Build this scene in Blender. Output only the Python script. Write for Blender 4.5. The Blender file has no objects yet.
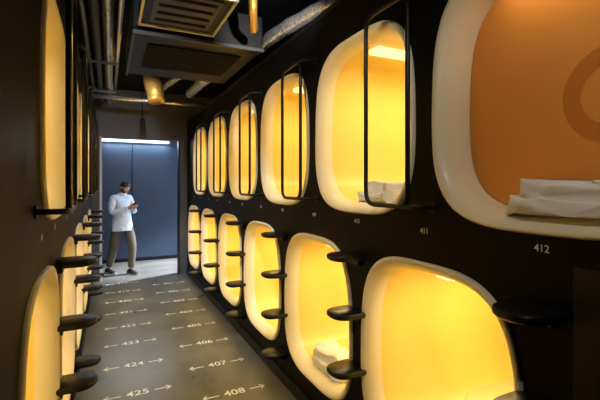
import bpy, math, random
from mathutils import Vector, Matrix, Euler
from mathutils import noise as mnoise
random.seed(4)
scene = bpy.context.scene
COL = scene.collection
try:
    scene.view_settings.view_transform = 'Standard'
except Exception:
    pass

# ------------------------------------------------------------------ helpers
def mat(name, col, rough=0.5, metal=0.0, noise=0.0, nscale=8.0, rnoise=0.0, coat=0.0,
        bump=0.0, emis=None, estr=0.0, col2=None, spec=None):
    m = bpy.data.materials.new(name); m.use_nodes = True
    nt = m.node_tree; b = nt.nodes['Principled BSDF']
    b.inputs['Base Color'].default_value = (*col, 1)
    b.inputs['Roughness'].default_value = rough
    b.inputs['Metallic'].default_value = metal
    if spec is not None: b.inputs['Specular IOR Level'].default_value = spec
    if coat: b.inputs['Coat Weight'].default_value = coat; b.inputs['Coat Roughness'].default_value = 0.15
    if emis:
        b.inputs['Emission Color'].default_value = (*emis, 1)
        b.inputs['Emission Strength'].default_value = estr
    if noise or rnoise or bump:
        tc = nt.nodes.new('ShaderNodeTexCoord'); n = nt.nodes.new('ShaderNodeTexNoise')
        n.inputs['Scale'].default_value = nscale; n.inputs['Detail'].default_value = 6
        nt.links.new(tc.outputs['Object'], n.inputs['Vector'])
        if noise:
            r = nt.nodes.new('ShaderNodeValToRGB')
            c2 = col2 if col2 else tuple(min(1, c*(1+noise)) for c in col)
            r.color_ramp.elements[0].position = 0.3; r.color_ramp.elements[1].position = 0.7
            r.color_ramp.elements[0].color = (*[c*(1-noise) for c in col], 1)
            r.color_ramp.elements[1].color = (*c2, 1)
            nt.links.new(n.outputs['Fac'], r.inputs['Fac'])
            nt.links.new(r.outputs['Color'], b.inputs['Base Color'])
        if rnoise:
            mr = nt.nodes.new('ShaderNodeMapRange')
            mr.inputs['To Min'].default_value = max(0.02, rough-rnoise)
            mr.inputs['To Max'].default_value = min(1, rough+rnoise)
            nt.links.new(n.outputs['Fac'], mr.inputs['Value'])
            nt.links.new(mr.outputs['Result'], b.inputs['Roughness'])
        if bump:
            bp = nt.nodes.new('ShaderNodeBump'); bp.inputs['Strength'].default_value = bump
            bp.inputs['Distance'].default_value = 0.01
            nt.links.new(n.outputs['Fac'], bp.inputs['Height'])
            nt.links.new(bp.outputs['Normal'], b.inputs['Normal'])
    return m

def empty(name, loc=(0, 0, 0)):
    e = bpy.data.objects.new(name, None); e.empty_display_size = 0.1
    e.location = loc; COL.objects.link(e); return e

class MB:
    """mesh accumulator"""
    def __init__(s): s.v = []; s.f = []; s.m = []; s.mats = []; s.sm = []
    def mi(s, m):
        if m not in s.mats: s.mats.append(m)
        return s.mats.index(m)
    def add(s, vs, fs, m, M=None, smooth=True):
        o = len(s.v); k = s.mi(m)
        for p in vs:
            p = Vector(p)
            s.v.append(tuple(M @ p) if M else tuple(p))
        for f in fs:
            s.f.append([i+o for i in f]); s.m.append(k); s.sm.append(smooth)
    def box(s, lo, hi, m, M=None):
        x0, y0, z0 = lo; x1, y1, z1 = hi
        vs = [(x0,y0,z0),(x1,y0,z0),(x1,y1,z0),(x0,y1,z0),(x0,y0,z1),(x1,y0,z1),(x1,y1,z1),(x0,y1,z1)]
        fs = [(0,3,2,1),(4,5,6,7),(0,1,5,4),(1,2,6,5),(2,3,7,6),(3,0,4,7)]
        s.add(vs, fs, m, M, smooth=False)
    def tube(s, pts, rad, m, segs=12, M=None, ref=None, caps=True, closed=False):
        pts = [Vector(p) for p in pts]; n = len(pts)
        if not isinstance(rad, (list, tuple)): rad = [rad]*n
        T = []
        for i in range(n):
            a = pts[(i-1) % n] if (i > 0 or closed) else pts[i]
            b = pts[(i+1) % n] if (i < n-1 or closed) else pts[i]
            T.append((b-a).normalized())
        up = Vector(ref) if ref else (Vector((0,0,1)) if abs(T[0].z) < .9 else Vector((1,0,0)))
        vs = []; U = None
        for i in range(n):
            if U is None or ref: U = (up - T[i]*up.dot(T[i])).normalized()
            else: U = (U - T[i]*U.dot(T[i])).normalized()
            W = T[i].cross(U)
            r = rad[i]; a, b = r if isinstance(r, (list, tuple)) else (r, r)
            for k in range(segs):
                t = 2*math.pi*k/segs
                vs.append(pts[i] + W*math.cos(t)*a + U*math.sin(t)*b)
        fs = []
        for i in range(n if closed else n-1):
            j = (i+1) % n
            for k in range(segs):
                k2 = (k+1) % segs
                fs.append((i*segs+k, i*segs+k2, j*segs+k2, j*segs+k))
        if caps and not closed:
            fs.append(tuple(reversed(range(segs)))); fs.append(tuple((n-1)*segs+k for k in range(segs)))
        s.add(vs, fs, m, M)
    def rings(s, rs, m, cap0=False, cap1=False, M=None, flip=False, smooth=True):
        n = len(rs[0]); vs = [p for r in rs for p in r]; fs = []
        for i in range(len(rs)-1):
            for k in range(n):
                k2 = (k+1) % n
                fs.append((i*n+k, i*n+k2, (i+1)*n+k2, (i+1)*n+k))
        if cap0: fs.append(tuple(reversed(range(n))))
        if cap1: fs.append(tuple((len(rs)-1)*n+k for k in range(n)))
        if flip: fs = [tuple(reversed(f)) for f in fs]
        s.add(vs, fs, m, M, smooth)
    def sphere(s, c, r, m, M=None, seg=16, rg=10):
        if not isinstance(r, (list, tuple)): r = (r, r, r)
        rs = []
        for i in range(rg+1):
            t = math.pi*(0.01+0.98*i/rg)
            rs.append([(c[0]+r[0]*math.sin(t)*math.cos(2*math.pi*k/seg),
                        c[1]+r[1]*math.sin(t)*math.sin(2*math.pi*k/seg),
                        c[2]-r[2]*math.cos(t)) for k in range(seg)])
        s.rings(rs, m, True, True, M)
    def obj(s, name, parent=None, auto=40):
        me = bpy.data.meshes.new(name); me.from_pydata(s.v, [], s.f)
        for m in s.mats: me.materials.append(m)
        for p, k, sm in zip(me.polygons, s.m, s.sm): p.material_index = k; p.use_smooth = sm
        me.update()
        o = bpy.data.objects.new(name, me); COL.objects.link(o)
        if parent: o.parent = parent
        if auto:
            try: me.set_sharp_from_angle(angle=math.radians(auto))
            except Exception: pass
        return o

def bevel(o, w=0.01, seg=3):
    b = o.modifiers.new('bev', 'BEVEL'); b.width = w; b.segments = seg; b.limit_method = 'ANGLE'

def eval_mesh(o):
    bpy.context.view_layer.update()
    dg = bpy.context.evaluated_depsgraph_get()
    return bpy.data.meshes.new_from_object(o.evaluated_get(dg))

def text_geo(body, size, bold=0.0):
    cu = bpy.data.curves.new('t', 'FONT'); cu.body = body; cu.size = size
    cu.align_x = 'CENTER'; cu.align_y = 'CENTER'; cu.offset = bold; cu.resolution_u = 3
    o = bpy.data.objects.new('t', cu); COL.objects.link(o)
    me = eval_mesh(o)
    vs = [tuple(v.co) for v in me.vertices]; fs = [tuple(p.vertices) for p in me.polygons]
    bpy.data.objects.remove(o); return vs, fs

def area(name, loc, rot, sx, sy, e, col, parent=None):
    l = bpy.data.lights.new(name, 'AREA'); l.shape = 'RECTANGLE'; l.size = sx; l.size_y = sy
    l.energy = e; l.color = col
    o = bpy.data.objects.new(name, l); o.location = loc; o.rotation_euler = rot; COL.objects.link(o)
    if parent: o.parent = parent
    return o

def spot(name, loc, target, e, col, ang=70, blend=0.6, r=0.04, parent=None):
    l = bpy.data.lights.new(name, 'SPOT'); l.energy = e; l.color = col
    l.spot_size = math.radians(ang); l.spot_blend = blend; l.shadow_soft_size = r
    o = bpy.data.objects.new(name, l); o.location = loc
    o.rotation_euler = (Vector(target)-Vector(loc)).to_track_quat('-Z', 'Y').to_euler()
    COL.objects.link(o)
    if parent: o.parent = parent
    return o

# ------------------------------------------------------------------ materials
M_panel = mat('dark_charcoal_laminate', (.0052,.0048,.0047), .5, noise=.25, nscale=3, rnoise=.06, spec=.08)
M_panel2 = mat('dark_grey_laminate', (.013,.013,.0135), .45, noise=.2, nscale=4, spec=.2)
M_step = mat('step_black_resin', (.008,.007,.0065), .36, noise=.2, nscale=20, spec=.3)
M_rail = mat('rail_black_powdercoat', (.006,.006,.006), .35, spec=.3)
M_rim = mat('capsule_rim_cream_frp', (.92,.84,.62), .42, coat=.12, noise=.03, nscale=2)
M_in = mat('capsule_interior_warm_lit_frp', (.94,.72,.20), .42, coat=.1, noise=.03, nscale=2)  # cream shell with the pod's warm light put into its yellow
M_floor = mat('floor_concrete', (.135,.138,.118), .30, noise=.25, nscale=2.2, rnoise=.08, bump=.04, spec=.5)
M_white = mat('white_floor_paint', (.86,.90,.90), .5, noise=.08, nscale=30)
M_label = mat('label_print', (.75,.75,.72), .5)
M_black = mat('ceiling_black_paint', (.005,.005,.006), .8, noise=.3, nscale=3, spec=.15)
M_blk2 = mat('equipment_black_metal', (.008,.008,.009), .45, noise=.2, nscale=6, spec=.25)
M_grey = mat('grey_paint', (.12,.125,.15), .6, noise=.06, nscale=4, spec=.3)
M_dgrey = mat('dark_grey_metal', (.05,.052,.058), .4, noise=.1, nscale=8)
M_jamb = mat('white_paint', (.6,.62,.65), .6, noise=.03, nscale=4)
M_blue = mat('blue_paint', (.040,.068,.112), .5, noise=.08, nscale=1.5)
M_foil = mat('aluminium_foil', (.86,.86,.86), .26, metal=.75, noise=.12, nscale=25, bump=1.0)
M_foilg = mat('brass_foil', (.80,.44,.09), .28, metal=.7, noise=.12, nscale=25, bump=1.0)
M_sheet = mat('white_bed_linen', (.86,.84,.82), .85, noise=.04, nscale=12, bump=.5)
M_mattress = mat('mattress_cover', (.88,.74,.38), .8, noise=.04, nscale=12, bump=.2)
M_blind = mat('orange_blind_fabric', (.88,.36,.075), .85, noise=.06, nscale=1.5, spec=.1)
M_ring = mat('blind_ring_print', (.66,.235,.045), .85, noise=.05, nscale=5, spec=.1)
M_lamp = mat('lamp_diffuser', (.9,.8,.6), .4, emis=(1,.78,.38), estr=1.3)
M_lens = mat('spot_lens', (.9,.9,.9), .2, emis=(.85,.92,1), estr=3)

# ------------------------------------------------------------------ dims
XR, XL = 1.33, -0.245
A, B, NE = .503, .532, 3.5
ZU, ZL = 2.018, 0.765
UP_R = [0.87+1.12*i for i in range(6)]
LO_R = [1.43+1.105*i for i in range(6)]
UP_L = [2.38+1.11*i for i in range(5)]
LO_L = [1.93+1.11*i for i in range(5)]
YEND = 7.62

def outline(a, b, n=NE, N=88):
    o = []
    for k in range(N):
        t = 2*math.pi*(k+.5)/N; c, s_ = math.cos(t), math.sin(t)
        y = a*math.copysign(abs(c)**(2/n), c); z = b*math.copysign(abs(s_)**(2/n), s_)
        y *= 1-.045*max(0, z/b)
        o.append((y, z))
    return o

# ------------------------------------------------------------------ room shell
b = MB(); b.box((-2.4,-2.2,-.1),(4.2,9.5,0), M_floor); b.obj('floor')
b = MB(); b.box((-2.4,-2.2,3.3),(4.2,9.5,3.4), M_black); b.obj('ceiling')
b = MB(); b.box((3.35,-2.2,0),(3.45,YEND+.1,3.3), M_black); b.obj('wall_right')
b = MB(); b.box((-2.4,-2.2,0),(-2.3,9.4,3.3), M_black); b.obj('wall_left')
b = MB(); b.box((-2.3,-2.2,0),(3.35,-2.1,3.3), M_black); b.obj('wall_back')
b = MB(); b.box((-2.3,9.3,0),(4.2,9.4,3.3), M_blue)
b.obj('wall_end')
b = MB()
for x in (.47,):
    b.box((x-.004,9.292,0),(x+.004,9.3,2.55), M_black)
b.box((-.5,9.285,0),(2.6,9.3,.07), M_blk2)
b.obj('baseboard_end')
b = MB()
b.box((-2.3,YEND,0),(-.10,YEND+.12,3.3), M_grey)
b.box((1.19,YEND,0),(3.35,YEND+.12,3.3), M_grey)
b.box((-.10,YEND,2.46),(1.19,YEND+.12,3.3), M_grey)
b.obj('wall_partition')
b = MB()
b.box((-.13,YEND-.012,0),(-.095,YEND+.135,2.47), M_jamb)
b.box((1.17,YEND-.012,0),(1.195,YEND+.135,2.47), M_blk2)
b.obj('trim_opening')

def fascia(name, X0, s, y0, y1, ztop, holes, back):
    cu = bpy.data.curves.new(name, 'CURVE'); cu.dimensions = '2D'; cu.fill_mode = 'BOTH'
    def spl(pts):
        sp = cu.splines.new('POLY'); sp.points.add(len(pts)-1)
        for p, q in zip(sp.points, pts): p.co = (q[0], q[1], 0, 1)
        sp.use_cyclic_u = True
    spl([(y0,0),(y1,0),(y1,ztop),(y0,ztop)])
    for (yc, zc) in holes:
        spl([(yc+p[0], zc+p[1]) for p in outline(A-.02, B-.02)])
    o = bpy.data.objects.new(name, cu); COL.objects.link(o)
    me = eval_mesh(o)
    b = MB()
    b.add([(X0, v.co.x, v.co.y) for v in me.vertices], [tuple(p.vertices) for p in me.polygons], M_panel, smooth=False)
    bpy.data.objects.remove(o)
    xb = back
    b.add([(X0,y0,ztop),(X0,y1,ztop),(xb,y1,ztop),(xb,y0,ztop)], [(0,1,2,3)], M_panel, smooth=False)
    b.add([(X0,y0,0),(xb,y0,0),(xb,y0,ztop),(X0,y0,ztop)], [(0,1,2,3)], M_panel, smooth=False)
    return b.obj(name, auto=0)
fascia('capsule_bank_panel', XR, 1, -1.5, YEND-.002, 2.83,
       [(y,ZU) for y in UP_R]+[(y,ZL) for y in LO_R], 3.34)
fascia('capsule_bank_panel', XL, -1, -1.5, YEND-.002, 2.83,
       [(y,ZU) for y in UP_L]+[(y,ZL) for y in LO_L], -2.29)
b = MB(); b.box((XR-.02,-1.5,0),(XR,YEND-.01,.10), M_blk2); b.obj('baseboard_right')
b = MB(); b.box((XL,-1.5,0),(XL+.02,YEND-.01,.10), M_blk2); b.obj('baseboard_left')
b = MB(); b.box((XR-.012,-.2,.12),(XR,.765,1.40), M_panel2)
o = b.obj('service_panel'); bevel(o, .004, 2)
b = MB()
b.box((XR-.006,-1.5,2.80),(XR+.02,YEND-.01,2.84), M_blk2); b.obj('trim_1')
b = MB()
b.box((XL-.02,-1.5,2.80),(XL+.006,YEND-.01,2.84), M_blk2); b.obj('trim_2')

# ------------------------------------------------------------------ capsules
RIM = [(0,.012),(0,-.006),(.003,-.014),(.009,-.019),(.018,-.018),(.030,-.009),(.044,.010),(.055,.032),(.061,.06),(.064,.085)]
TUN = [(.064,.085),(.067,.165),(.070,.46),(.084,.475),(.088,1.0),(.090,1.6),(.12,1.74),(.2,1.8)]
INS = .070
def soft_slab(b, c, d, m, wob=.006, seed=0, n=3.2, layers=6, crumple=0.0, rot=0.0, e=.30):
    """soft rectangular pad centred c, dims d"""
    rnd = random.Random(seed); ph = [rnd.uniform(0,6) for _ in range(6)]
    N = 64; rs = []; cr, sr = math.cos(rot), math.sin(rot)
    for i in range(layers+5):
        t = -math.pi/2 + math.pi*i/(layers+4)
        k = abs(math.cos(t))**.35; zz = math.sin(t)*d[2]/2
        k = max(k, .02); r = []
        for j in range(N):
            a = 2*math.pi*j/N; cx, sy = math.cos(a), math.sin(a)
            kk = (.9+.1*k if k > .3 else k*3)
            x = math.copysign(abs(cx)**e, cx)*d[0]/2*kk
            y = math.copysign(abs(sy)**e, sy)*d[1]/2*kk
            w = wob*(math.sin(3*a+ph[0])+.6*math.sin(7*a+ph[1]+i*.7)+.4*math.sin(11*a+ph[2]))
            zw = wob*.5*math.sin(3*a+ph[3]) if zz > -d[2]*.4 else 0
            p = Vector((x+w*.6*cx, y+w*.6*sy, zz+zw))
            if crumple and zz > -d[2]*.45:
                q = mnoise.noise_vector(Vector((p.x*14+seed, p.y*9, p.z*22)))
                p += Vector((q.x*.6, q.y*.6, q.z))*crumple
            r.append((c[0]+p.x*cr-p.y*sr, c[1]+p.x*sr+p.y*cr, c[2]+p.z))
        rs.append(r)
    b.rings(rs, m, True, True)

def capsule(X0, s, yc, zc, watt, blind=False, blanket=None, k=0):
    root = empty('sleeping_capsule', (X0, yc, zc))
    flip = (s > 0)
    def ring(ins, dep):
        return [(s*dep, p[0], p[1]) for p in outline(A-ins, B-ins)]
    b = MB()
    b.rings([ring(*r) for r in RIM], M_rim, flip=flip)
    if blind:
        b.rings([ring(*r) for r in TUN[:2]], M_rim, flip=flip)
        b.rings([ring(*r) for r in TUN[1:]], M_in, cap1=True, flip=flip)
    else:
        b.rings([ring(*r) for r in TUN], M_in, cap1=True, flip=flip)
    b.obj('shell', root, auto=0)
    zf = -(B-INS)
    b = MB(); soft_slab(b, (s*1.10, 0, zf+.055), (1.10, .70, .07), M_mattress, .003, k); b.obj('mattress', root, auto=0)
    if not blind:
        b = MB(); soft_slab(b, (s*1.42, 0, zf+.13), (.34,.5,.10), M_sheet, .006, k+5); b.obj('pillow', root, auto=0)
        zt = -zf-.010
        b = MB(); b.box((min(s*.12,s*.95),-.05,zt-.016),(max(s*.12,s*.95),.05,zt+.014), M_lamp)
        o = b.obj('pod_lamp', root); bevel(o, .006, 3)
        area('pod_light', (s*.52,0,zt-.022), (0, 0, 0), .84,.09, watt, (1,.79,.38), root)
    else:
        area('pod_light', (s*.085,0,-zf-.010), (0, 0, 0), .03,.6, watt*.09, (1,.80,.48), root)  # light added in front of the blind, no lamp sits here
        b = MB()
        dd0 = .155
        b.rings([[(s*(dd0+dd), p[0], p[1]) for p in outline(A-INS-i, B-INS-i)] for i, dd in ((0,.004),(0,-.004),(.004,-.006))],
                M_blind, True, True, flip=not flip)
        b.obj('blind', root)
        b = MB(); N = 64
        ro, ri = .165, .105
        b.rings([[(s*(dd0-.008), -.145+r*math.cos(2*math.pi*j/N), r*math.sin(2*math.pi*j/N)-.06) for j in range(N)] for r in (ro, ri)], M_ring)
        b.obj('ring_print', root)
    if blanket:
        b = MB()
        for i, (dx, dy, dz, lx, ly, lz, rt) in enumerate(blanket):
            soft_slab(b, (s*dx, dy, zf+dz), (lx, ly, lz), M_sheet, .009, k*7+i, crumple=.030, rot=rt, e=.42)
        b.obj('folded_blanket', root, auto=0)
    return root
W = 7.0
for i, y in enumerate(UP_R):
    bl = None
    if i == 0: bl = [(.066,-.09,.024,.150,.50,.055,0),(.068,-.125,.072,.125,.46,.078,.04)]
    if i == 1: bl = [(.20,-.06,.028,.26,.42,.055,0),(.21,-.10,.078,.20,.34,.065,.1)]
    capsule(XR, 1, y, ZU, W, blind=(i == 0), blanket=bl, k=i)
for i, y in enumerate(LO_R):
    bl = None
    if i == 1: bl = [(.20,.0,.030,.26,.48,.06,0),(.21,.03,.085,.22,.40,.070,.08)]
    capsule(XR, 1, y, ZL, W*1.1, blanket=bl, k=10+i)
for i, y in enumerate(UP_L): capsule(XL, -1, y, ZU, W*.9, k=20+i)
for i, y in enumerate(LO_L): capsule(XL, -1, y, ZL, W*.9, k=30+i)

# ------------------------------------------------------------------ ladder steps
def steps(X0, s, yc):
    root = empty('ladder_steps', (X0, yc, 0))
    for q, z in enumerate((1.24,.912,.583,.255)):
        b = MB()
        def out(k, dz):
            P = .195; w = .090
            pts = [(0, -w*k), ]
            n = 16
            for j in range(n+1):
                a = -math.pi/2+math.pi*j/n
                c = math.cos(a); sn = math.sin(a)
                pts.append((-s*(P-.10+.10*abs(c)**.8)*k, w*k*math.copysign(abs(sn)**.85, sn)))
            pts.append((0, w*k))
            return [(p[0], p[1], z+dz) for p in pts]
        b.rings([out(.80,-.022),out(.93,-.018),out(.99,-.009),out(1,.004),out(.985,.011),out(.94,.015)], M_step, True, True, flip=(s < 0))
        b.box((min(0,-s*.03),-.045,z-.05),(max(0,-s*.03),.045,z-.015), M_step)
        o = b.obj('step_%d' % (q+1), root, auto=50)
for y in [LO_R[0]-.565]+[(LO_R[i]+LO_R[i+1])/2 for i in range(5)]: steps(XR, 1, y)
for y in [(LO_L[i]+LO_L[i+1])/2 for i in range(4)]+[LO_L[4]+.555]: steps(XL, -1, y)

# ------------------------------------------------------------------ grab rails
def arc(pts, r, closed=False, n=6):
    out = []; L = len(pts)
    for i, p in enumerate(pts):
        p = Vector(p)
        if not closed and i in (0, L-1): out.append(p); continue
        a = Vector(pts[i-1]); c = Vector(pts[(i+1) % L])
        d1 = (a-p).normalized(); d2 = (c-p).normalized()
        rr = min(r, (a-p).length*.45, (c-p).length*.45)
        s0 = p+d1*rr; e0 = p+d2*rr
        for j in range(n+1):
            t = j/n; out.append(s0*(1-t)**2+p*2*t*(1-t)+e0*t*t)
    return out
def rail(X0, s, yg, w=.32):
    x = X0-s*.105
    b = MB()
    z0, z1 = 1.555, 2.53
    b.tube(arc([(x,yg-.005,z0),(x,yg+w,z0),(x,yg+w,z1),(x,yg-.005,z1)], .075, True), .0115, M_rail, 10, closed=True)
    for z in (z0, z1):
        b.tube(arc([(X0,yg-.055,z),(x,yg-.055,z),(x,yg+.08,z)], .04), .0115, M_rail, 10)
        b.tube([(X0-s*.008,yg-.055,z),(X0,yg-.055,z)], .026, M_rail, 16)
    b.obj('grab_rail')
for y in UP_R[1:]: rail(XR, 1, y-.56)
for y in UP_L: rail(XL, -1, y-.56)

# ------------------------------------------------------------------ wall labels
def wall_label(txt, s, X0, y, z):
    vs, fs = text_geo(txt, .036, .0004)
    b = MB(); b.add([(X0-s*.0015, y-s*p[0], z+p[1]) for p in vs], fs, M_label, smooth=False)
    b.obj('capsule_number_label', auto=0)
for i, y in enumerate(UP_R): wall_label(str(412-2*i), 1, XR, y, 1.44)
for i, y in enumerate(LO_R): wall_label(str(411-2*i), 1, XR, y, 1.44)
for i, y in enumerate(UP_L): wall_label(str(427-2*i), -1, XL, y, 1.44)
for i, y in enumerate(LO_L): wall_label(str(428-2*i), -1, XL, y, 1.44)

# ------------------------------------------------------------------ floor markings
b = MB()
def fmark(txt, x, y, L=.42):
    zf = .0012
    vs, fs = text_geo(txt, .115, .001)
    b.add([(x+p[0], y+p[1], zf) for p in vs], fs, M_white, smooth=False)
    g = .125; t = .006; h = .036
    for s in (-1, 1):
        x0, x1 = x+s*g, x+s*(L/2+.04)
        b.box((min(x0,x1), y-t, .0002),(max(x0,x1), y+t, zf), M_white)
        for q in (-1, 1):
            a = Vector((x1, y, 0)); c = Vector((x1-s*h, y+q*h, 0)); d = (c-a).normalized(); n = Vector((-d.y, d.x, 0))*t
            v = [a-n-d*.004, a+n-d*.004, c+n, c-n]
            b.add([(p.x, p.y, zf) for p in v], [(0,1,2,3) if (d.cross(n)).z < 0 else (3,2,1,0)], M_white, smooth=False)
for i in range(8):
    fmark(str(408-i), .91, 3.10+.555*i)
for i in range(8):
    fmark(str(425-i), .215, 3.42+.555*i)
b.obj('floor_wayfinding_markings', auto=0)

# ------------------------------------------------------------------ ceiling services
def duct(name, path, r, m, segs=18, flex=True):
    b = MB()
    pts = arc(path, .18, n=8)
    if flex:
        P_ = []
        for a, c in zip(pts[:-1], pts[1:]):
            n = max(1, int((c-a).length/.014)); P_ += [a.lerp(c, i/n) for i in range(n)]
        P_.append(pts[-1]); R_ = [r*(1+.10*(i % 2)+.05*math.sin(i*.35)) for i in range(len(P_))]
        b.tube(P_, R_, m, segs)
    else:
        b.tube(pts, r, m, segs)
    return b.obj(name, auto=0)
duct('foil_duct', [(1.14,6.3,3.05),(1.12,5.2,3.00),(1.30,3.9,2.99),(1.38,3.3,3.02),(1.62,2.7,3.10),(2.2,2.6,3.1)], .060, M_foil)
duct('foil_duct', [(.52,5.7,3.3),(.52,5.65,3.05),(.54,5.5,2.92),(.56,5.45,2.72)], .10, M_foilg)
duct('foil_duct', [(.93,2.70,3.3),(.93,2.72,3.0),(.94,2.74,2.88),(1.0,2.9,2.83)], .030, M_foilg)
duct('foil_duct', [(.85,4.6,3.18),(.9,5.6,3.15),(.7,6.9,3.15)], .045, M_foil)
duct('conduit_pipe', [(-.2,6.5,2.93),(1.6,6.5,2.93)], .030, M_foil, flex=False)
duct('conduit_pipe', [(-.10,-1.5,3.02),(-.10,7.55,3.02)], .035, M_dgrey, flex=False)
duct('foil_duct', [(.0,-1.5,3.05),(.0,3.2,3.05),(.02,7.55,3.05)], .040, M_foil)
duct('conduit_pipe', [(-.19,-1.5,3.10),(-.19,7.55,3.10)], .022, M_foil, flex=False)
duct('conduit_pipe', [(.10,3.2,3.14),(.10,7.55,3.14)], .022, M_foil, flex=False)
b = MB()
for y in (1.6,3.0,4.8,6.3):
    b.box((-.26,y-.02,2.955),(.1,y+.02,2.98), M_dgrey)
    for x in (-.24,.06): b.tube([(x,y,2.95),(x,y,3.3)], .006, M_foil, 8)
b.obj('pipe_hanger_struts')
root = empty('fan_coil_unit', (.66,3.75,2.90))
b = MB(); b.box((-.50,-.62,-.13),(.50,.62,.15), M_blk2); o = b.obj('casing', root); bevel(o,.012,3)
b = MB()
b.box((-.50,-.64,-.15),(.50,-.62,-.125), M_dgrey); b.box((-.50,-.61,-.15),(-.48,.62,-.125), M_dgrey)
b.box((-.38,-.40,-.139),(.38,.30,-.131), M_black)
for i in range(12): b.box((-.36,-.38+i*.055,-.146),(.36,-.37+i*.055,-.138), M_blk2)
b.obj('intake_grille', root)
b = MB()
for x in (-.45,.45):
    for y in (-.5,.5): b.tube([(x,y,.15),(x,y,.40)], .006, M_foil, 8)
b.obj('hanger_rods', root)
root = empty('ceiling_cassette', (.46,2.72,2.86))
b = MB(); b.box((-.26,-.32,-.06),(.26,.32,.2), M_blk2); o = b.obj('casing', root); bevel(o,.01,3)
b = MB()
for lo, hi in (((-.27,-.33,-.075),(.27,-.315,-.055)),((-.27,.315,-.075),(.27,.33,-.055)),((-.27,-.315,-.075),(-.255,.315,-.055)),((.255,-.315,-.075),(.27,.315,-.055))):
    b.box(lo, hi, M_jamb)
b.box((-.2,-.25,-.068),(.2,.25,-.06), M_dgrey)
for i in range(4): b.box((-.17,-.2+i*.12,-.074),(.17,-.17+i*.12,-.068), M_black)
b.obj('frame', root)
b = MB()
for x in (-.2,.2):
    for y in (-.25,.25): b.tube([(x,y,.2),(x,y,.44)], .006, M_foil, 8)
b.obj('hanger_rods', root)
b = MB(); b.box((.585,.4,3.13),(.615,2.2,3.16), M_blk2)
for y in (.6,1.9): b.tube([(.6,y,3.16),(.6,y,3.3)], .006, M_blk2, 8)
b.obj('added_spot_track')  # unseen track, added to carry a fill spot
def spotlamp(loc, tgt, e, col, ang=75, ztop=3.3):
    root = empty('ceiling_or_fill_spot', loc)  # most of these spotlights are added fill, as noted per call
    d = (Vector(tgt)-Vector(loc)).normalized(); q = d.to_track_quat('-Z','Y').to_matrix().to_4x4()
    b = MB()
    b.rings([[(r*math.cos(2*math.pi*j/24), r*math.sin(2*math.pi*j/24), z) for j in range(24)] for r, z in
             ((.03,.10),(.042,.09),(.045,.0),(.045,-.05),(.038,-.05),(.036,-.03))], M_blk2, True, False, M=q)
    b.obj('housing', root)
    b = MB(); b.rings([[(r*math.cos(2*math.pi*j/24), r*math.sin(2*math.pi*j/24), -.031) for j in range(24)] for r in (.036,.002)], M_lens, M=q)
    b.obj('lens', root)
    b = MB(); b.tube([(0,0,.05),(0,0,ztop-loc[2])], .008, M_blk2, 8); b.obj('stem', root)
    sp = spot('beam', (0,0,0), (0,0,-1), e, col, ang, .8, .03, root)
    sp.rotation_euler = d.to_track_quat('-Z','Y').to_euler(); sp.location = d*.06
cool = (.82,.93,1)
spotlamp((.25,-.2,2.95), (1.45,1.0,1.95), 32, (1,.95,.85), 60)      # added behind the camera to light the nearest capsule
spotlamp((.10,1.1,2.90), (1.33,2.9,1.7), 42, (1,.95,.82), 75)       # added fill, washes the right bank
spotlamp((.6,2.0,2.98), (.6,5.0,0), 150, cool, 55, 3.13)  # added fill for the middle of the floor
spotlamp((1.0,1.6,2.85), (1.32,3.9,3.02), 140, (1,.97,.9), 40)      # added out of frame to brighten the foil duct
spotlamp((.20,1.4,2.78), (-.05,3.9,3.08), 60, (.9,.95,1), 45)       # added out of frame to brighten the pipes on the left
spotlamp((.30,4.75,2.95), (.5,7.0,1.9), 50, (.75,.86,1), 80)  # added to brighten the header over the opening
spotlamp((.75,4.75,2.95), (.65,7.1,0), 150, (.70,.80,1), 48)  # added cool fill on the floor before the opening
spotlamp((.50,6.95,2.62), (.5,8.1,.4), 28, (.75,.88,1), 70)

# ------------------------------------------------------------------ foyer window and light
root = empty('window_1', (4.1,8.5,1.5))
M_glass = mat('window_glow', (.8,.85,.9), .3, emis=(.75,.86,1), estr=3)
b = MB(); b.box((0.02,-.7,-1.3),(.06,.7,1.2), M_glass)
b.obj('pane', root)
b = MB()
for lo, hi in (((-.02,-.76,-1.36),(.04,-.7,1.26)),((-.02,.7,-1.36),(.04,.76,1.26)),((-.02,-.7,1.2),(.04,.7,1.26)),((-.02,-.7,-1.36),(.04,.7,-1.3)),((-.02,-.02,-1.3),(.03,.02,1.2))):
    b.box(lo, hi, M_blk2)
b.obj('frame', root)
b = MB()
b.box((4.16,7.7,0),(4.26,9.4,3.3), M_jamb); b.obj('wall_foyer_right')
area('window_light', (4.0,8.5,1.5), (0, math.radians(90), 0), 2.4,1.35, 150, (.70,.81,1))
spotlamp((2.6,8.35,2.9), (1.15,8.2,.0), 2600, (.84,.85,1), 50)
root = empty('linear_wall_light', (.56,9.26,2.58))
b = MB(); b.box((-.70,-.02,-.025),(.66,.03,.025), M_lens); b.box((-.71,-.025,.025),(.67,.035,.035), M_blk2)
b.obj('fixture', root)
area('fixture_light', (0,-.05,-.04), (math.radians(-15),0,0), 1.3,.05, 14, (.76,.87,1), root)

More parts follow.
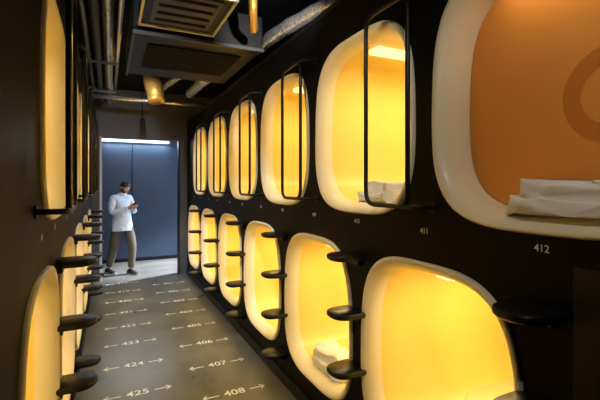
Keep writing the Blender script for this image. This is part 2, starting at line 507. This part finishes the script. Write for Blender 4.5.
# ------------------------------------------------------------------ person
M_skin = mat('skin', (.42,.24,.16), .5, noise=.06, nscale=30)
M_hair = mat('hair_black', (.012,.010,.009), .55, noise=.4, nscale=60, bump=.6)
M_beard = mat('beard', (.07,.04,.03), .7, noise=.3, nscale=80)
M_shirt = mat('shirt_pale_blue_cotton', (.58,.66,.75), .8, noise=.14, nscale=14, bump=.8)
M_pants = mat('trousers_khaki_olive', (.10,.088,.058), .85, noise=.15, nscale=20, bump=.4)
M_shoe = mat('shoe_black_leather', (.015,.014,.014), .4)
M_sole = mat('shoe_sole', (.25,.24,.22), .7)
M_phone = mat('phone_glass', (.01,.01,.012), .12)
M_screen = mat('phone_screen', (.05,.06,.07), .15, emis=(.5,.65,1), estr=.6)
M_eye = mat('eye_white', (.7,.7,.68), .3); M_pup = mat('pupil', (.01,.008,.006), .2); M_lip = mat('lip', (.33,.14,.11), .5)

def skinned(name, V, E, R, root, mats, chooser, parent, sub=2):
    me = bpy.data.meshes.new(name); me.from_pydata(V, E, []); me.update()
    o = bpy.data.objects.new(name, me); COL.objects.link(o)
    bpy.context.view_layer.objects.active = o; o.select_set(True)
    sk = o.modifiers.new('skin', 'SKIN'); sk.use_smooth_shade = True
    if not me.skin_vertices:
        bpy.ops.mesh.customdata_skin_add()
    for i, r in enumerate(R):
        d = me.skin_vertices[0].data[i]; d.radius = r if isinstance(r, tuple) else (r, r); d.use_root = (i == root)
    ss = o.modifiers.new('ss', 'SUBSURF'); ss.levels = sub; ss.render_levels = sub
    m2 = eval_mesh(o); bpy.data.objects.remove(o)
    for m in mats: m2.materials.append(m)
    for p in m2.polygons:
        p.use_smooth = True; p.material_index = chooser(p.center)
    ob = bpy.data.objects.new(name, m2); COL.objects.link(ob); ob.parent = parent
    return ob

P = empty('man_using_phone', (.235,8.15,0))
V = [(0,0,.94),(0,0,1.10),(0,-.015,1.27),(0,-.02,1.38),(0,.0,1.455),(0,.03,1.52)]
R = [(.145,.110),(.145,.110),(.16,.115),(.15,.105),(.058,.058),(.054,.056)]
E = [(0,1),(1,2),(2,3),(3,4),(4,5)]
WR = {}
for s in (1,-1):
    n = len(V)
    V += [(s*.175,-.02,1.395),(s*.232,.0,1.25),(s*.250,.02,1.13),(s*.165,.135,1.165),(s*.070,.225,1.215)]
    R += [.074,.066,.058,.050,.036]
    E += [(3,n),(n,n+1),(n+1,n+2),(n+2,n+3),(n+3,n+4)]
    WR[s] = Vector(V[-1])
legs = {1: [(.10,-.02,.87),(.115,-.04,.68),(.125,-.06,.49),(.12,-.14,.29),(.115,-.21,.11)],
        -1: [(-.095,.02,.87),(-.085,.12,.69),(-.07,.19,.51),(-.05,.20,.29),(-.03,.20,.10)]}
for s in (1,-1):
    n = len(V); V += legs[s]; R += [.105,.096,.080,.072,.064]
    E += [(0,n),(n,n+1),(n+1,n+2),(n+2,n+3),(n+3,n+4)]
def ch(c):
    if c.z > 1.475 and abs(c.x) < .09: return 2
    if c.z < .93 : return 1
    return 0
skinned('body', V, E, R, 0, [M_shirt, M_pants, M_skin], ch, P)
b = MB()
def ell(a, c, z, n=40, oy=0, w=0):
    return [((a+w*math.sin(5*t+z*9))*math.cos(t), oy+(c+w*math.sin(4*t))*math.sin(t), z) for t in [2*math.pi*k/n for k in range(n)]]
b.rings([ell(.155,.122,1.18),ell(.172,.135,1.10),ell(.184,.145,1.0,w=.004),ell(.196,.155,.90,w=.008),ell(.204,.160,.80,w=.012),ell(.196,.153,.80,w=.012),ell(.175,.14,.93)], M_shirt)
b.rings([ell(.072,.072,1.445,oy=.0),ell(.070,.070,1.49,oy=.008),ell(.078,.078,1.475,oy=.006),ell(.090,.088,1.44,oy=0)], M_shirt)
for s in (1,-1):
    w = WR[s]; d = (w-Vector((s*.165,.135,1.165))).normalized()
    b.tube([w-d*.05,w-d*.045,w-d*.0,w+d*.004], [.038,.043,.041,.034], M_shirt, 16)
b.obj('shirt_details', P, auto=60)
for s, (ax, ay) in ((1,(.115,-.215)),(-1,(-.03,.20))):
    b = MB()
    rs = []
    for yy, w, h in ((-.085,.02,.04),(-.075,.034,.075),(-.04,.038,.098),(.0,.038,.10),(.05,.041,.078),(.10,.046,.058),(.15,.044,.048),(.185,.03,.036),(.195,.012,.022)):
        ring = []
        for k in range(16):
            t = 2*math.pi*k/16; zz = .012+ (h-.012)*(.5+.5*math.sin(t)); ring.append((ax+w*math.cos(t), ay+yy, zz))
        rs.append(ring)
    b.rings(rs, M_shoe, True, True)
    o = [( .8,-.09),(1,-.07),(.95,0),(1.1,.09),(1.15,.14),(.9,.185),(.3,.205)]
    pl = [(ax+.042*k, ay+y) for k, y in o]+[(ax-.042*k, ay+y) for k, y in reversed(o)]
    b.rings([[(p[0],p[1],z) for p in pl] for z in (0.0,.018)], M_sole, True, True, flip=False)
    b.obj('shoe_'+('right' if s > 0 else 'left'), P, auto=50)
HM = Matrix.Translation((0,.070,1.598)) @ Euler((math.radians(-34),0,0)).to_matrix().to_4x4()
b = MB()
seg, rg = 40, 30; vs = []; tag = []
for i in range(rg+1):
    t = math.pi*(.008+.984*i/rg)
    for k in range(seg):
        a = 2*math.pi*k/seg
        x, y, z = math.sin(t)*math.cos(a), math.sin(t)*math.sin(a), -math.cos(t)
        X, Y, Z = x*.076, y*.096, z*.118
        if z < 0:
            X *= 1+.30*z
            if y < 0: Y *= 1+.35*z
            else: Y *= 1+.02*z
        if y > 0: Y -= .010*max(0, y-.6)*2.5
        g = lambda cx, cz, r: math.exp(-(((x-cx)/r)**2+((z-cz)/r)**2)) if y > 0 else 0
        Y += -.008*(g(.42,.05,.2)+g(-.42,.05,.2))+.005*(g(.35,.22,.2)+g(-.35,.22,.2))+.004*(g(.45,-.25,.25)+g(-.45,-.25,.25))+.008*g(0,-.85,.25)
        hair = (z > .55) or (z > .30 and y < .62) or (y < .12 and z > -.02) or (y < -.15 and z > -.55)
        if hair:
            m_ = 1.09+.03*math.sin(9*a+3*z)+(.06 if (z > .6) else 0); X *= m_; Y *= m_; Z *= 1.0+ (.10 if z > .5 else 0)
        vs.append((X, Y, Z)); tag.append((x, y, z, hair))
fH, fS, fB = [], [], []
for i in range(rg):
    for k in range(seg):
        k2 = (k+1) % seg; f = (i*seg+k, i*seg+k2, (i+1)*seg+k2, (i+1)*seg+k)
        tt = [tag[q] for q in f]; z = sum(q[2] for q in tt)/4; y = sum(q[1] for q in tt)/4; x = sum(q[0] for q in tt)/4
        if sum(q[3] for q in tt) >= 2: fH.append(f)
        elif z < -.38 and y > -.1 or (abs(x) > .7 and z < 0 and y > .15): fB.append(f)
        else: fS.append(f)
o0 = len(b.v)
b.add(vs, fS, M_skin, HM)
for fl, m in ((fH, M_hair),(fB, M_beard)):
    k_ = b.mi(m)
    for f in fl: b.f.append([q+o0 for q in f]); b.m.append(k_); b.sm.append(True)
k_ = b.mi(M_hair); b.f.append([o0+rg*seg+k for k in range(seg)]); b.m.append(k_); b.sm.append(True)
b.tube([(0,.085,.018),(0,.094,.0),(0,.105,-.022),(0,.102,-.034),(0,.090,-.038)], [(.006,.006),(.008,.008),(.012,.009),(.014,.008),(.010,.004)], M_skin, 12, M=HM)
for s in (1,-1):
    b.sphere((s*.030,.080,.006), (.013,.010,.008), M_eye, HM); b.sphere((s*.030,.0885,.003), .0045, M_pup, HM)
    b.tube([(s*.014,.092,.026),(s*.030,.092,.031),(s*.046,.082,.027)], [.003,.004,.002], M_hair, 8, M=HM)
    b.sphere((s*.078,-.004,-.005), (.009,.020,.030), M_skin, HM)
b.tube([(-.024,.086,-.058),(-.01,.094,-.056),(.01,.094,-.056),(.024,.086,-.058)], [.003,.005,.005,.003], M_lip, 8, M=HM)
b.obj('head', P, auto=0)
PH = Matrix.Translation((0,.305,1.275)) @ Euler((math.radians(-48),0,0)).to_matrix().to_4x4()
b = MB()
b.box((-.036,-.0045,-.073),(.036,.0045,.073), M_phone, PH)
o = b.obj('phone', P); bevel(o,.003,2)
b = MB(); b.box((-.032,-.0052,-.066),(.032,-.0047,.066), M_screen, PH); b.obj('phone_screen', P)
PI = PH.inverted()
for s in (1,-1):
    b = MB()
    w = WR[s]
    wl = PI @ w
    palm_c = Vector((s*.050, .014, -.030))
    kn = Vector((s*.046, .030, .004))
    b.tube([wl+(palm_c-wl)*(-.05), wl+(palm_c-wl)*.35, palm_c, kn], [(.023,.020),(.028,.018),(.034,.016),(.032,.012)], M_skin, 16, M=PH, ref=(s,.5,0))
    for q, (dz, L) in enumerate(((.030,.95),(.010,1.05),(-.010,1.0),(-.030,.8))):
        base = Vector((s*.048,.026,dz-.004))
        pts = [base+Vector((s*.004,-.004,-.004)), base+Vector((s*.004,.008,.002)), base+Vector((-s*.018*L,.011,.008)),
               base+Vector((-s*.040*L,.001,.008)), base+Vector((-s*.052*L,-.011,.006))]
        b.tube(pts, [.009,.0092,.0085,.0075,.0045], M_skin, 10, M=PH)
    th = [palm_c+Vector((s*.002,-.006,-.008)), Vector((s*.050,-.006,-.022)), Vector((s*.040,-.016,-.002)), Vector((s*.024,-.014,.014)), Vector((s*.016,-.010,.022))]
    b.tube(th, [.013,.012,.0105,.009,.005], M_skin, 10, M=PH)
    b.obj('hand_'+('right' if s > 0 else 'left'), P, auto=0)
fd = Vector((.62,-.78)); P.rotation_euler = (0,0, math.atan2(fd.y, fd.x)-math.pi/2)

# ------------------------------------------------------------------ world, camera
w = bpy.data.worlds.new('world'); scene.world = w; w.use_nodes = True
w.node_tree.nodes['Background'].inputs['Color'].default_value = (.5,.6,.8,1)
w.node_tree.nodes['Background'].inputs['Strength'].default_value = .02
cam = bpy.data.cameras.new('camera'); cam.lens = 24; cam.sensor_width = 36
cam.shift_y = -16/600; cam.clip_start = .02
co = bpy.data.objects.new('camera', cam); COL.objects.link(co)
co.location = (0,0,1.66); co.rotation_euler = (math.radians(90),0,-math.atan(192/400))
scene.camera = co
